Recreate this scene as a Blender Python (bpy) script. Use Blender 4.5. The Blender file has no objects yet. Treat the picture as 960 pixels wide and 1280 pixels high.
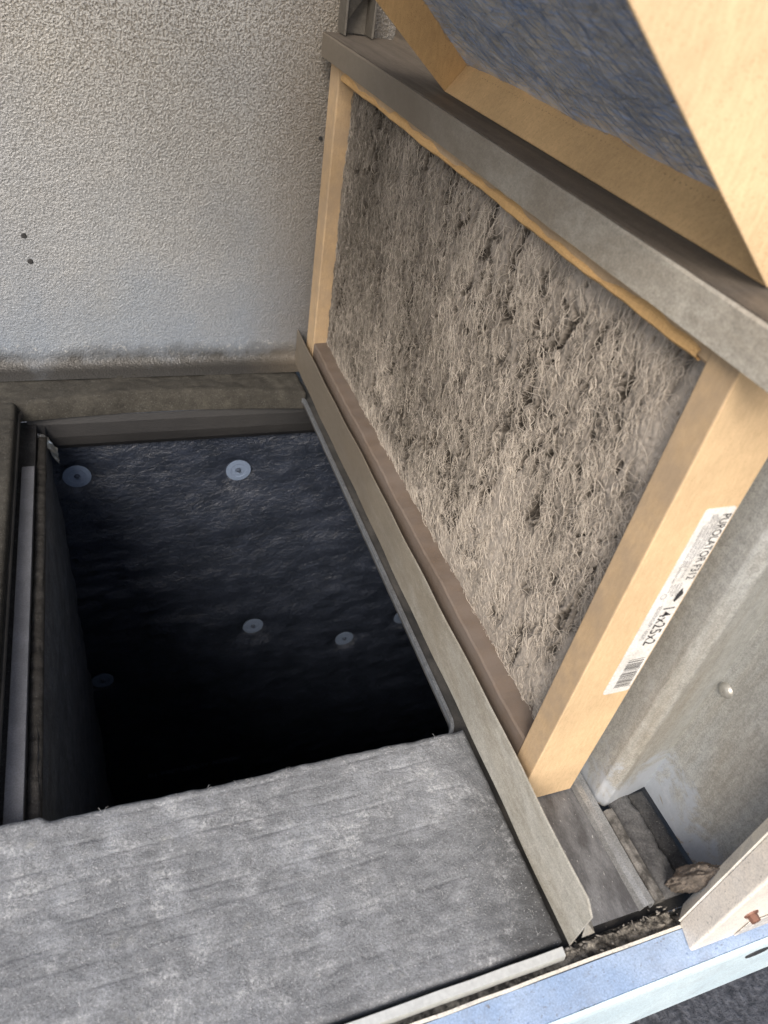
import bpy, bmesh, math, random
import numpy as np
from mathutils import Vector, Matrix
rnd = random.Random(7); rs = np.random.RandomState(11)
sc = bpy.context.scene
C = sc.collection
# ------------------------------------------------------------------ camera
cam_d = bpy.data.cameras.new('camera'); cam = bpy.data.objects.new('camera', cam_d); C.objects.link(cam)
sc.camera = cam
yaw, pitch, roll = 0.45143, 0.68132, 0.19157
f = Vector((math.sin(yaw)*math.cos(pitch), math.cos(yaw)*math.cos(pitch), -math.sin(pitch)))
r = f.cross(Vector((0, 0, 1))).normalized(); u = r.cross(f)
r2 = r*math.cos(roll)+u*math.sin(roll); u2 = -r*math.sin(roll)+u*math.cos(roll)
M = Matrix((r2, u2, -f)).transposed().to_4x4(); M.translation = Vector((-0.2347, -0.18985, 0.45869))
cam.matrix_world = M
cam_d.sensor_fit = 'VERTICAL'; cam_d.sensor_height = 36; cam_d.sensor_width = 27
cam_d.lens = 36*898.69/1280
cam_d.clip_start = 0.01; cam_d.clip_end = 200
cam_d.dof.use_dof = True; cam_d.dof.focus_distance = 0.60; cam_d.dof.aperture_fstop = 11.0
# ------------------------------------------------------------------ light
w = bpy.data.worlds.new('World'); sc.world = w; w.use_nodes = True
nt = w.node_tree; bg = nt.nodes['Background']
sky = nt.nodes.new('ShaderNodeTexSky'); sky.sky_type = 'NISHITA'; sky.sun_disc = False
SUN_EL, SUN_AZ = math.radians(40), math.radians(214)       # azimuth clockwise from +Y
sky.sun_elevation = SUN_EL; sky.sun_rotation = SUN_AZ
sky.dust_density = 3.0; sky.air_density = 1.0; sky.ozone_density = 1.0
nt.links.new(sky.outputs[0], bg.inputs[0]); bg.inputs[1].default_value = 0.115
sd = bpy.data.lights.new('sun', 'SUN'); sun = bpy.data.objects.new('sun', sd); C.objects.link(sun)
sd.energy = 2.0; sd.angle = math.radians(30); sd.color = (1.0, 0.92, 0.82)
S = Vector((math.sin(SUN_AZ)*math.cos(SUN_EL), math.cos(SUN_AZ)*math.cos(SUN_EL), math.sin(SUN_EL)))
sun.rotation_euler = (-S).to_track_quat('-Z', 'Y').to_euler()
vs = sc.view_settings; vs.view_transform = 'Standard'; vs.look = 'None'; vs.gamma = 1; vs.exposure = 0.88
vs.use_curve_mapping = False
# ------------------------------------------------------------------ helpers
def empty(name, label, cat, loc=(0, 0, 0), group=None):
    o = bpy.data.objects.new(name, None); C.objects.link(o); o.location = loc; o.empty_display_size = .02
    o['label'] = label; o['category'] = cat
    if group: o['group'] = group
    return o
def tag(o, label, cat, group=None):
    o['label'] = label; o['category'] = cat
    if group: o['group'] = group
    return o
def link(name, me, mat, parent=None, smooth=False):
    if mat and not me.materials: me.materials.append(mat)
    o = bpy.data.objects.new(name, me); C.objects.link(o)
    if parent:
        o.parent = parent; o.matrix_parent_inverse = Matrix.Identity(4)
        o.location = -parent.location
    if smooth:
        me.polygons.foreach_set('use_smooth', [True]*len(me.polygons))
    return o
def bm_obj(name, bm, mat, parent=None, smooth=False):
    bmesh.ops.recalc_face_normals(bm, faces=bm.faces)
    me = bpy.data.meshes.new(name); bm.to_mesh(me); bm.free()
    return link(name, me, mat, parent, smooth)
def add_box(bm, x0, x1, y0, y1, z0, z1, bev=0.0, seg=2):
    g = bmesh.ops.create_cube(bm, size=1)
    for v in g['verts']:
        v.co = Vector(((x0+x1)/2+v.co.x*(x1-x0), (y0+y1)/2+v.co.y*(y1-y0), (z0+z1)/2+v.co.z*(z1-z0)))
    if bev:
        es = list({e for v in g['verts'] for e in v.link_edges})
        bmesh.ops.bevel(bm, geom=es, offset=bev, segments=seg, affect='EDGES', profile=.5)
def box(name, x0, x1, y0, y1, z0, z1, mat, parent=None, bev=0.0008):
    bm = bmesh.new(); add_box(bm, x0, x1, y0, y1, z0, z1, bev); return bm_obj(name, bm, mat, parent)
def mesh_np(name, V, F, mat, parent=None, smooth=True, attr=None):
    """V (n,3), F (m,k) all faces of equal size"""
    me = bpy.data.meshes.new(name); V = np.asarray(V, np.float32); F = np.asarray(F, np.int32)
    m, k = F.shape
    me.vertices.add(len(V)); me.vertices.foreach_set('co', V.ravel())
    me.loops.add(m*k); me.loops.foreach_set('vertex_index', F.ravel())
    me.polygons.add(m); me.polygons.foreach_set('loop_start', np.arange(0, m*k, k, dtype=np.int32))
    try: me.polygons.foreach_set('loop_total', np.full(m, k, np.int32))
    except Exception: pass
    me.update(calc_edges=True)
    me.polygons.foreach_set('use_smooth', np.full(m, smooth))
    if attr:
        for n, a in attr.items():
            at = me.attributes.new(n, 'FLOAT', 'POINT'); at.data.foreach_set('value', np.asarray(a, np.float32).ravel())
    me.validate()
    return link(name, me, mat, parent)
def grid_faces(nu, nv, off=0):
    i = np.arange(nu-1)[:, None]*nv+np.arange(nv-1)[None, :]
    return np.stack([i, i+nv, i+nv+1, i+1], -1).reshape(-1, 4)+off
def noise2(nu, nv, du, dv, su, sv, seed):
    """unit-variance gaussian-filtered noise on a grid of pitch du,dv with correlation lengths su,sv (m)"""
    g = np.random.RandomState(seed).randn(nu, nv)
    fu = np.fft.fftfreq(nu, du)[:, None]; fv = np.fft.rfftfreq(nv, dv)[None, :]
    k = np.exp(-2*(np.pi**2)*((fu*su)**2+(fv*sv)**2))
    a = np.fft.irfft2(np.fft.rfft2(g)*k, s=(nu, nv)); a -= a.mean(); return a/(a.std()+1e-9)
def sample(a, i, j):
    i = np.clip(i, 0, a.shape[0]-1.001); j = np.clip(j, 0, a.shape[1]-1.001)
    i0 = i.astype(int); j0 = j.astype(int); fi = i-i0; fj = j-j0
    return (a[i0, j0]*(1-fi)*(1-fj)+a[i0+1, j0]*fi*(1-fj)+a[i0, j0+1]*(1-fi)*fj+a[i0+1, j0+1]*fi*fj)
def sweep(name, profile, axis, a, b, mat, parent=None, thick=0.0, n=2, wob=0.0, closed=False, seed=0, bev=0.0):
    """sheet-metal strip: open 2-D profile swept along an axis from a to b; thick = sheet thickness"""
    P = [Vector(p) for p in profile]
    if thick:
        L, R_ = [], []
        for i, p in enumerate(P):
            d0 = (P[i]-P[i-1]).normalized() if i > 0 else None
            d1 = (P[i+1]-P[i]).normalized() if i < len(P)-1 else None
            d = d0 if d1 is None else d1 if d0 is None else (d0+d1).normalized()
            nrm = Vector((-d.y, d.x)); sc_ = 1.0
            if d0 is not None and d1 is not None:
                sc_ = 1/max(.35, nrm.dot(Vector((-d0.y, d0.x))))
            L.append(p+nrm*thick/2*sc_); R_.append(p-nrm*thick/2*sc_)
        P = L+R_[::-1]; closed = True
    k = len(P); V = []; F = []
    rr = random.Random(seed)
    for s in range(n):
        t = a+(b-a)*s/(n-1); ox = rr.uniform(-wob, wob); oz = rr.uniform(-wob, wob)
        for p in P:
            q = (p.x+ox, p.y+oz)
            V.append({'y': (q[0], t, q[1]), 'x': (t, q[0], q[1]), 'z': (q[0], q[1], t)}[axis])
    for s in range(n-1):
        for i in range(k if closed else k-1):
            j = (i+1) % k
            F.append((s*k+i, s*k+j, (s+1)*k+j, (s+1)*k+i))
    me = bpy.data.meshes.new(name); me.from_pydata(V, [], F+([tuple(range(k))[::-1], tuple(range((n-1)*k, n*k))] if closed else []))
    bm = bmesh.new(); bm.from_mesh(me); bpy.data.meshes.remove(me)
    if bev:
        es = [e for e in bm.edges if len(e.link_faces) == 2 and e.calc_face_angle(0) > .5 and abs((e.verts[0].co-e.verts[1].co).length) > abs(b-a)*.9/(n-1)]
        bmesh.ops.bevel(bm, geom=es, offset=bev, segments=2, affect='EDGES', clamp_overlap=True)
    return bm_obj(name, bm, mat, parent)
# ------------------------------------------------------------------ materials
def mat(name):
    m = bpy.data.materials.new(name); m.use_nodes = True
    return m, m.node_tree, m.node_tree.nodes['Principled BSDF']
class NB:
    def __init__(s, t): s.t = t
    def n(s, ty, **k):
        x = s.t.nodes.new(ty)
        for a, b in k.items():
            if a == 'i':
                for c, d in b.items(): x.inputs[c].default_value = d
            else: setattr(x, a, b)
        return x
    def l(s, a, b): s.t.links.new(a, b)
    def coord(s, scale=(1, 1, 1), rot=(0, 0, 0)):
        g = s.n('ShaderNodeNewGeometry'); m = s.n('ShaderNodeMapping'); m.inputs['Scale'].default_value = scale; m.inputs['Rotation'].default_value = rot
        s.l(g.outputs['Position'], m.inputs[0]); return m.outputs[0]
    def noise(s, co, sc_, det=6, rough=.6, dist=0):
        x = s.n('ShaderNodeTexNoise', i={'Scale': sc_, 'Detail': det, 'Roughness': rough, 'Distortion': dist}); s.l(co, x.inputs['Vector']); return x.outputs['Fac']
    def ramp(s, fac, stops):
        x = s.n('ShaderNodeValToRGB'); e = x.color_ramp.elements
        while len(e) < len(stops): e.new(.5)
        for q, (p, c) in zip(e, stops):
            q.position = p; q.color = (*c, 1) if len(c) == 3 else c
        s.l(fac, x.inputs[0]); return x.outputs[0]
    def mix(s, fac, a, b, mode='MIX'):
        x = s.n('ShaderNodeMix', data_type='RGBA', blend_type=mode)
        for sock, v in ((0, fac), (6, a), (7, b)):
            if hasattr(v, 'links'): s.l(v, x.inputs[sock])
            elif sock == 0: x.inputs[0].default_value = v
            else: x.inputs[sock].default_value = (*v, 1)
        return x.outputs[2]
    def math(s, op, a, b=0.0, clamp=False):
        x = s.n('ShaderNodeMath', operation=op, use_clamp=clamp)
        for k, v in ((0, a), (1, b)):
            if hasattr(v, 'links'): s.l(v, x.inputs[k])
            else: x.inputs[k].default_value = v
        return x.outputs[0]
    def bump(s, h, strength, dist, bsdf, prev=None):
        x = s.n('ShaderNodeBump', i={'Strength': strength, 'Distance': dist}); s.l(h, x.inputs['Height'])
        if prev: s.l(prev, x.inputs['Normal'])
        s.l(x.outputs[0], bsdf.inputs['Normal']); return x.outputs[0]
def two(name, c0, c1, scale, rough=.8, bump=.3, bd=.001, det=8, fine=900, metallic=0, stretch=(1, 1, 1), speck=None, lo=.35, hi=.65, spec=.5, bscale=None):
    m, t, b = mat(name); N = NB(t); co = N.coord(stretch)
    a = N.noise(co, scale, det, .62); col = N.ramp(a, [(lo, c0), (hi, c1)])
    fn = N.noise(co, fine, 3, .6)
    col = N.mix(.55, col, N.ramp(fn, [(.3, (.55, .55, .55)), (.7, (1.25, 1.25, 1.25))]), 'MULTIPLY')
    if speck:
        thr, sc_, colr = speck; s2 = N.noise(co, sc_, 2, .5); col = N.mix(N.ramp(s2, [(thr, (0, 0, 0)), (thr+.03, (1, 1, 1))]), col, colr)
    N.l(col, b.inputs['Base Color'])
    rr = N.ramp(a, [(.3, (max(0, rough-.08),)*3), (.7, (min(1, rough+.08),)*3)]); N.l(rr, b.inputs['Roughness'])
    b.inputs['Metallic'].default_value = metallic; b.inputs['Specular IOR Level'].default_value = spec
    if bump: N.bump(N.noise(co, bscale or fine*.6, 5, .65), bump, bd, b)
    return m
# kraft cardboard
def kraft(name, base, dusty=0.0):
    m, t, b = mat(name); N = NB(t); co = N.coord(); cs = N.coord((1, 1, .25))
    big = N.noise(co, 14, 5, .6); fib = N.noise(cs, 520, 4, .7); sp = N.noise(co, 1500, 2, .5)
    d = tuple(c*.80 for c in base); l = tuple(min(1, c*1.12) for c in base)
    col = N.ramp(big, [(.3, d), (.7, l)])
    col = N.mix(.5, col, N.ramp(fib, [(.3, (.74, .72, .68)), (.7, (1.14, 1.14, 1.14))]), 'MULTIPLY')
    col = N.mix(N.ramp(sp, [(.60, (0, 0, 0)), (.70, (.6, .6, .6))]), col, (.28, .16, .07))
    if dusty:
        dn = N.noise(co, 30, 8, .7); col = N.mix(N.math('MULTIPLY', N.ramp(dn, [(.35, (.25,)*3), (.6, (1, 1, 1))]), dusty), col, (.155, .125, .105) if dusty > .9 else (.27, .22, .175))
    N.l(col, b.inputs['Base Color']); b.inputs['Roughness'].default_value = .82; b.inputs['Specular IOR Level'].default_value = .25
    N.bump(N.math('ADD', N.math('MULTIPLY', N.noise(co, 120, 4, .6), 1.5), N.noise(co, 1400, 3, .6)), .35, .0006, b)
    return m
M_kraft = kraft('kraft_board', (.66, .485, .295)); M_kraftd = kraft('dusty_deep_shade_kraft_board', (.14, .105, .08), 1.0)
M_krafts = kraft('slightly_dusty_shaded_kraft_board', (.53, .375, .215), .5)
M_torn = kraft('torn_kraft_edge', (.60, .38, .17))
# galvanised sheet: spangle, grime
def galv(name, base=(.42, .44, .44), grime=(.20, .165, .12), amt=.35, metallic=.2, rough=.48, gs=(1, 1, 1), gsc=9, lo=.45, hi=.7, white=0.0, bump=.15, ydust_shade=0.0):
    m, t, b = mat(name); N = NB(t); co = N.coord(); cg = N.coord(gs)
    v = N.n('ShaderNodeTexVoronoi', i={'Scale': 260.0}); N.l(co, v.inputs['Vector'])
    sp = N.ramp(v.outputs['Color'], [(0, tuple(c*.86 for c in base)), (1, tuple(c*1.1 for c in base))])
    g = N.noise(cg, gsc, 8, .65, .4)
    fine = N.noise(co, 1100, 3, .7)
    col = N.mix(N.math('MULTIPLY', N.ramp(g, [(lo, (0, 0, 0)), (hi, (1, 1, 1))]), amt), sp, grime)
    col = N.mix(.9, col, N.ramp(fine, [(.3, (.62, .62, .62)), (.7, (1.32, 1.30, 1.27))]), 'MULTIPLY'); col = N.mix(.6, col, N.ramp(N.noise(cg, 150, 6, .75), [(.35, (.75, .74, .72)), (.65, (1.15, 1.15, 1.15))]), 'MULTIPLY')
    if ydust_shade:
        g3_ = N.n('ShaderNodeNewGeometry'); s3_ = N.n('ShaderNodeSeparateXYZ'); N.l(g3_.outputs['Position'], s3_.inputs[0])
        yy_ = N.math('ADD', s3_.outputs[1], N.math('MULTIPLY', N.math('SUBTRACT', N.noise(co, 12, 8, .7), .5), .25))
        col = N.mix(N.math('MULTIPLY', N.ramp(yy_, [(.0, (0, 0, 0)), (.36, (1, 1, 1))]), ydust_shade), col, (.125, .102, .076))  # far end turned brown: dust with light falloff painted in
    if white:
        g2_ = N.n('ShaderNodeNewGeometry'); s2_ = N.n('ShaderNodeSeparateXYZ'); N.l(g2_.outputs['Position'], s2_.inputs[0])
        zz_ = N.math('ADD', s2_.outputs[2], N.math('MULTIPLY', N.math('SUBTRACT', N.noise(co, 28, 9, .75, .5), .5), .16))
        col = N.mix(N.ramp(zz_, [(.028, (.75, .75, .75)), (.040, (0, 0, 0))]), col, (.38, .42, .48)); col = N.mix(N.ramp(zz_, [(-.012, (.85, .85, .85)), (.004, (0, 0, 0))]), col, (.25, .215, .16))
        wn = N.noise(N.coord((1, 1, 1)), 22, 10, .75, .6)
        col = N.mix(N.math('MULTIPLY', N.ramp(wn, [(.56, (0, 0, 0)), (.68, (1, 1, 1))]), white), col, (.62, .64, .66))
    N.l(col, b.inputs['Base Color']); b.inputs['Metallic'].default_value = metallic
    N.l(N.ramp(g, [(.35, (rough-.06,)*3), (.7, (rough+.2,)*3)]), b.inputs['Roughness'])
    N.bump(N.math('ADD', fine, N.math('MULTIPLY', N.noise(co, 60, 4, .6), 2)), bump, .0006, b)
    return m
M_galv = galv('galvanised_steel', amt=.3); M_galvd = galv('dusty_galvanised_steel', (.33, .33, .315), (.17, .135, .10), .75, .15, .6, gs=(1, .4, 1))
M_galvpanel = galv('galvanised_panel', (.36, .375, .375), (.25, .215, .155), .55, .15, .42, gs=(3, 3, .5), gsc=7, white=.3)
M_rail = galv('rail_steel', ydust_shade=.9, base=(.47, .455, .41), grime=(.22, .175, .12), amt=.6, metallic=.08, rough=.55, gs=(1, .5, 1), lo=.4, hi=.62)
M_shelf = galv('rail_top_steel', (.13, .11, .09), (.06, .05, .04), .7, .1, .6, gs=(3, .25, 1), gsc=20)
M_brown = two('brown_dusty_steel', (.16, .125, .10), (.24, .19, .155), 25, .85, .3, .0008)
# back wall painted stipple
def wall_mat():
    m, t, b = mat('stippled_galvanised_wall'); N = NB(t); co = N.coord()
    g = N.n('ShaderNodeNewGeometry'); sx = N.n('ShaderNodeSeparateXYZ'); N.l(g.outputs['Position'], sx.inputs[0])
    big = N.noise(co, 5, 7, .6); fine = N.noise(co, 420, 3, .6)
    col = N.ramp(big, [(.3, (.31, .305, .292)), (.7, (.44, .433, .415))])
    # stipple: darker colour in the valleys of the textured coating
    st = N.noise(co, 460, 3, .6, .15)
    stipple_fade = N.ramp(N.math('ADD', sx.outputs[2], N.math('MULTIPLY', N.math('SUBTRACT', big, .5), .4)), [(.0, (.35, .35, .35)), (.46, (1, 1, 1))])  # stipple contrast fades downward, imitating the weaker light near the foot
    col = N.mix(N.math('MULTIPLY', N.ramp(st, [(.42, (.85, .85, .85)), (.53, (0, 0, 0))]), stipple_fade), col, (.14, .125, .10))
    # chalky bluish deposit low on the sheet, grime along its foot
    hz = N.math('ADD', sx.outputs[2], N.math('MULTIPLY', N.math('SUBTRACT', N.noise(co, 9, 8, .7), .5), .10))
    blue = N.ramp(N.math('ADD', sx.outputs[2], N.math('MULTIPLY', N.math('SUBTRACT', N.noise(co, 6, 8, .7), .5), .3)), [(.02, (1, 1, 1)), (.15, (.45, .45, .45)), (.34, (0, 0, 0))])
    col = N.mix(N.math('MULTIPLY', blue, .7), col, (.19, .24, .315))
    crust = N.math('MULTIPLY', N.ramp(hz, [(.012, (0, 0, 0)), (.022, (.6, .6, .6)), (.034, (0, 0, 0))]), N.ramp(N.noise(co, 160, 6, .8), [(.56, (0, 0, 0)), (.6, (1, 1, 1))]))
    col = N.mix(crust, col, (.72, .72, .70))
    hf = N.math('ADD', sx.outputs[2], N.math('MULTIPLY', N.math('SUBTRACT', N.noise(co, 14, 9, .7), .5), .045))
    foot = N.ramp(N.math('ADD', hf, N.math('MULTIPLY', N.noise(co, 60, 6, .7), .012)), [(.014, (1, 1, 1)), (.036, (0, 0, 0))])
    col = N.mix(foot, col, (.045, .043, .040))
    # brown shade painted in towards the filter side
    sd_ = N.ramp(N.math('ADD', N.math('ADD', sx.outputs[0], .1), N.math('MULTIPLY', N.math('SUBTRACT', big, .5), .1)), [(.02, (0, 0, 0)), (.12, (1, 1, 1))])
    rx = N.math('MULTIPLY', sd_, .75); col = N.mix(rx, col, (.15, .125, .095))
    N.l(col, b.inputs['Base Color']); b.inputs['Metallic'].default_value = .15
    N.l(N.ramp(big, [(.3, (.28,)*3), (.7, (.42,)*3)]), b.inputs['Roughness'])
    hgt = N.math('ADD', N.math('MULTIPLY', N.noise(co, 460, 3, .6, .15), stipple_fade), N.math('MULTIPLY', N.noise(co, 160, 3, .6), .3))
    N.bump(hgt, 1, .0028, b)
    return m
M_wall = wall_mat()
# black fibrous liner, top face felted with grey lint
def liner_mat(name, c0, c1, c2, rough=.9, grime=None):
    m, t, b = mat(name); N = NB(t); co = N.coord(); cx = N.coord((.22, 1, 1))
    big = N.noise(co, 16, 10, .72); med = N.noise(co, 90, 8, .75); fin = N.noise(co, 700, 4, .75); st = N.noise(cx, 330, 5, .7)
    col = N.ramp(big, [(.28, c0), (.5, c1), (.72, c2)])
    col = N.mix(.75, col, N.ramp(med, [(.3, (.62, .62, .62)), (.7, (1.35, 1.35, 1.35))]), 'MULTIPLY')
    col = N.mix(.8, col, N.ramp(fin, [(.3, (.55, .55, .55)), (.68, (1.45, 1.45, 1.45))]), 'MULTIPLY')
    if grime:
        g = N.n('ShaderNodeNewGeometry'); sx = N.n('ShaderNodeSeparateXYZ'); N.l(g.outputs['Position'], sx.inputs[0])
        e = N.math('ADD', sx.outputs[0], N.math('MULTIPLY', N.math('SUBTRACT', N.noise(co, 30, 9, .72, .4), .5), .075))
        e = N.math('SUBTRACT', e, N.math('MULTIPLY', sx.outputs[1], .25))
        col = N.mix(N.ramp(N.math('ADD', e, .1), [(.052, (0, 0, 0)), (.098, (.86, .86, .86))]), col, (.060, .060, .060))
        wh = N.math('MULTIPLY', N.ramp(N.noise(co, 20, 9, .75), [(.50, (0, 0, 0)), (.64, (.8, .8, .8))]), N.ramp(N.noise(co, 420, 5, .8), [(.45, (0, 0, 0)), (.6, (1, 1, 1))]))
        col = N.mix(wh, col, (.55, .56, .565))
        ol = N.ramp(N.noise(co, 45, 5, .7), [(.62, (0, 0, 0)), (.78, (.3, .3, .3))]); col = N.mix(ol, col, (.32, .30, .20))
    col = N.mix(N.ramp(N.noise(co, 900, 2, .5), [(.65, (0, 0, 0)), (.70, (.5, .5, .5))]), col, (.60, .60, .60) if grime else (.2, .2, .19))
    N.l(col, b.inputs['Base Color']); b.inputs['Roughness'].default_value = rough; b.inputs['Specular IOR Level'].default_value = .3
    N.bump(N.math('ADD', N.math('ADD', fin, N.math('MULTIPLY', med, 1.5)), N.math('MULTIPLY', st, .4)), .7, .0012, b)
    return m
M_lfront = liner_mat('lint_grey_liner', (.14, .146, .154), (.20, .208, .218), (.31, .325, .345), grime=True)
M_lback = liner_mat('brown_dusty_liner', (.028, .026, .022), (.043, .040, .034), (.075, .070, .058))
M_lstrip = liner_mat('dark_liner', (.02, .02, .021), (.035, .035, .037), (.07, .07, .07))
M_fuzz = liner_mat('grey_fuzz_liner', (.045, .045, .047), (.075, .075, .078), (.13, .13, .13))
def duct_mat():
    m, t, b = mat('black_coated_duct_liner'); N = NB(t); co = N.coord(); cx = N.coord((.6, .6, 1))
    n1 = N.noise(co, 30, 6, .6); n2 = N.noise(cx, 150, 5, .65, 1.2); n3 = N.noise(co, 600, 3, .6)
    N.l(N.ramp(n1, [(.3, (.013, .018, .029)), (.7, (.031, .039, .060))]), b.inputs['Base Color'])
    b.inputs['Roughness'].default_value = .42; b.inputs['Specular IOR Level'].default_value = .6
    N.bump(N.math('ADD', N.math('ADD', N.math('MULTIPLY', n1, 1.5), N.math('MULTIPLY', n2, 1.2)), N.math('MULTIPLY', n3, .2)), .6, .005, b)
    return m
M_duct = duct_mat()
def plain(name, c, rough=.5, metallic=0, spec=.5):
    m, t, b = mat(name); N = NB(t); co = N.coord(); n = N.noise(co, 300, 4, .6)
    N.l(N.ramp(n, [(.3, tuple(x*.88 for x in c)), (.7, tuple(min(1, x*1.08) for x in c))]), b.inputs['Base Color'])
    b.inputs['Roughness'].default_value = rough; b.inputs['Metallic'].default_value = metallic; b.inputs['Specular IOR Level'].default_value = spec
    N.bump(n, .1, .0004, b)
    return m
M_dark = plain('dark_edge_metal', (.05, .05, .052), .5, .4); M_panblack = two('grimy_black_pan', (.03, .03, .03), (.075, .07, .065), 30, .6, .3, .0008)
M_blue = two('sky_reflection_tinted_paint', (.27, .37, .54), (.38, .48, .64), 22, .38, .25, .0006, speck=(.68, 260, (.2, .27, .42)))  # blue of the reflected sky painted into the rail's base colour
def grimy(m, amt=.6):
    t = m.node_tree; N = NB(t); b = t.nodes['Principled BSDF']; src = b.inputs['Base Color'].links[0].from_socket; co = N.coord((.6, 1, 1))
    g = N.math('MULTIPLY', N.ramp(N.noise(co, 45, 9, .78, .5), [(.50, (0, 0, 0)), (.66, (1, 1, 1))]), amt)
    c = N.mix(g, src, (.22, .24, .28)); c = N.mix(N.ramp(N.noise(co, 420, 4, .7), [(.62, (0, 0, 0)), (.68, (.7, .7, .7))]), c, (.16, .15, .14)); N.l(c, b.inputs['Base Color'])
grimy(M_blue, .45)
M_cyan = two('pale_paint_face', (.56, .70, .78), (.66, .79, .85), 18, .45, .1, .0004)  # same sky tint painted into the front face
M_beige = two('beige_paint', (.74, .67, .58), (.84, .79, .72), 12, .42, .08, .0004)
M_cream = two('cream_paint_edge', (.72, .68, .58), (.82, .79, .72), 14, .45, .1, .0004)
M_white = plain('bright_metal_lip', (.62, .63, .60), .35, .35)
grimy(M_cyan, .25); grimy(M_beige, .2); grimy(M_cream, .4)
M_debris = two('caked_dirt', (.05, .045, .038), (.36, .33, .28), 160, .95, .9, .003, lo=.42, hi=.62)
M_label = two('label_paper', (.66, .65, .62), (.80, .80, .79), 60, .45, .1, .0003); M_ink = plain('label_ink', (.03, .03, .035), .5); M_inkgrey = plain('grey_ink', (.22, .22, .24), .6)
M_washer = plain('zinc_washer', (.15, .195, .28), .65, .05); M_nail = plain('nail_head', (.08, .10, .14), .5, .5)
M_rust = plain('rusty_screw', (.20, .10, .07), .55, .3); M_screw = plain('steel_screw', (.42, .41, .38), .4, .6)
M_foil = plain('crumpled_foil', (.50, .51, .50), .35, .8); M_liprint = plain('liner_print', (.34, .38, .50), .6)
M_foam = two('brown_foam', (.11, .092, .075), (.24, .20, .165), 45, .95, .6, .002)
def membrane():
    m, t, b = mat('roof_membrane'); N = NB(t); co = N.coord()
    v = N.noise(co, 90, 6, .7, .2); N.l(N.ramp(v, [(.4, (.035, .038, .046)), (.7, (.15, .155, .175))]), b.inputs['Base Color'])
    b.inputs['Roughness'].default_value = .7; N.bump(v, 1, .01, b); return m
M_roof = membrane()
# ------------------------------------------------------------------ the setting
LIP = -.0078; HL = .0475; L = .605; YW = .63; ZT1, ZT2 = .3457, .3656
def struct(o): o['kind'] = 'structure'; return o
bm = bmesh.new()
for gx0, gx1, gy0, gy1 in ((-3, 3, -3, -.06), (-3, -.66, -.06, 3), (.5, 3, -.06, 3), (-.66, .5, .7, 3)):
    bm.faces.new([bm.verts.new(c) for c in ((gx0, gy0, -.6), (gx1, gy0, -.6), (gx1, gy1, -.6), (gx0, gy1, -.6))])
struct(bm_obj('ground', bm, M_roof))
cr = box('shade_roof', -.64, .43, .16, .66, 1.05, 1.055, M_galvd); tag(cr, 'unseen steel roof sheet added over the cabinet to shade its back', 'roof')  # unseen sheet, added to keep light off the back of the compartment
# back wall: slightly coved at the foot
n = 8; prof = [(YW, 1.0), (YW, .03)]+[(YW-.014*(1-math.cos(a)), .014-.014*math.sin(a)+.002) for a in [i*math.pi/2/n for i in range(n+1)]]+[(YW-.03, .0015)]
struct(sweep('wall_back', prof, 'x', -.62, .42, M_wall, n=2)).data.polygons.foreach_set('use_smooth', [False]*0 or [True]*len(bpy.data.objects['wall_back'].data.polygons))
for hx, hz in ((-.303, .154), (-.301, .127), (.003, .268)):
    bm = bmesh.new(); bmesh.ops.create_cone(bm, cap_ends=True, segments=18, radius1=.0032 if hz < .2 else .0022, radius2=.002, depth=.0018, matrix=Matrix.Translation((hx, YW-.0005, hz)) @ Matrix.Rotation(math.pi/2, 4, 'X'))
    h = bm_obj('screw_hole', bm, M_dark, bpy.data.objects['wall_back'])
# the steel pan under the liner with a round-cornered opening
def rounded(x0, x1, y0, y1, rd, k=8):
    pts = []
    for cx, cy, a0 in ((x1-rd, y1-rd, 0), (x0+rd, y1-rd, 90), (x0+rd, y0+rd, 180), (x1-rd, y0+rd, 270)):
        for i in range(k+1):
            a = math.radians(a0+90*i/k); pts.append((cx+rd*math.cos(a), cy+rd*math.sin(a)))
    return pts
HX0, HX1, HY0, HY1 = -.330, -.0125, .066, .566
ZP = -.012
hole = rounded(HX0, HX1, HY0, HY1, .018)
bm = bmesh.new()
outer = [(.42, YW+.01), (-.62, YW+.01), (-.62, -.087), (.42, -.087)]
k = 8; n4 = k+1
iv = [bm.verts.new((x, y, ZP)) for x, y in hole]; ov = [bm.verts.new((x, y, ZP)) for x, y in outer]
for q in range(4):
    seg = iv[q*n4:(q+1)*n4]
    for a, b_ in zip(seg, seg[1:]): bm.faces.new((ov[q], b_, a))
    bm.faces.new((ov[q], ov[(q+1) % 4], iv[((q+1)*n4) % len(iv)], seg[-1]))
struct(bm_obj('floor', bm, M_panblack))
# turned-down rim of the opening, with a bright raw top edge
rim = empty('duct_collar', 'dark steel collar with rounded corners lining the square opening in the floor', 'duct collar', (HX0, HY0, ZP))
bm = bmesh.new(); m_ = len(hole)
outr = rounded(HX0-.0012, HX1+.0012, HY0-.0012, HY1+.0012, .019)
lv = [[bm.verts.new((x, y, z)) for x, y in pl] for pl, z in ((outr, ZP-.006), (outr, ZP+.0018), (hole, ZP+.0018), (hole, ZP-.006))]
for s in range(3):
    for i in range(m_): j = (i+1) % m_; bm.faces.new((lv[s][i], lv[s][j], lv[s+1][j], lv[s+1][i]))
o = bm_obj('collar_wall', bm, M_panblack, rim, True)
bm = bmesh.new()
ring = [i for i in range(m_)]
inn = rounded(HX0+.0002, HX1-.0002, HY0+.0002, HY1-.0002, .0178); ou = rounded(HX0-.0026, HX1+.0026, HY0-.0026, HY1+.0026, .0205)
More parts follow.
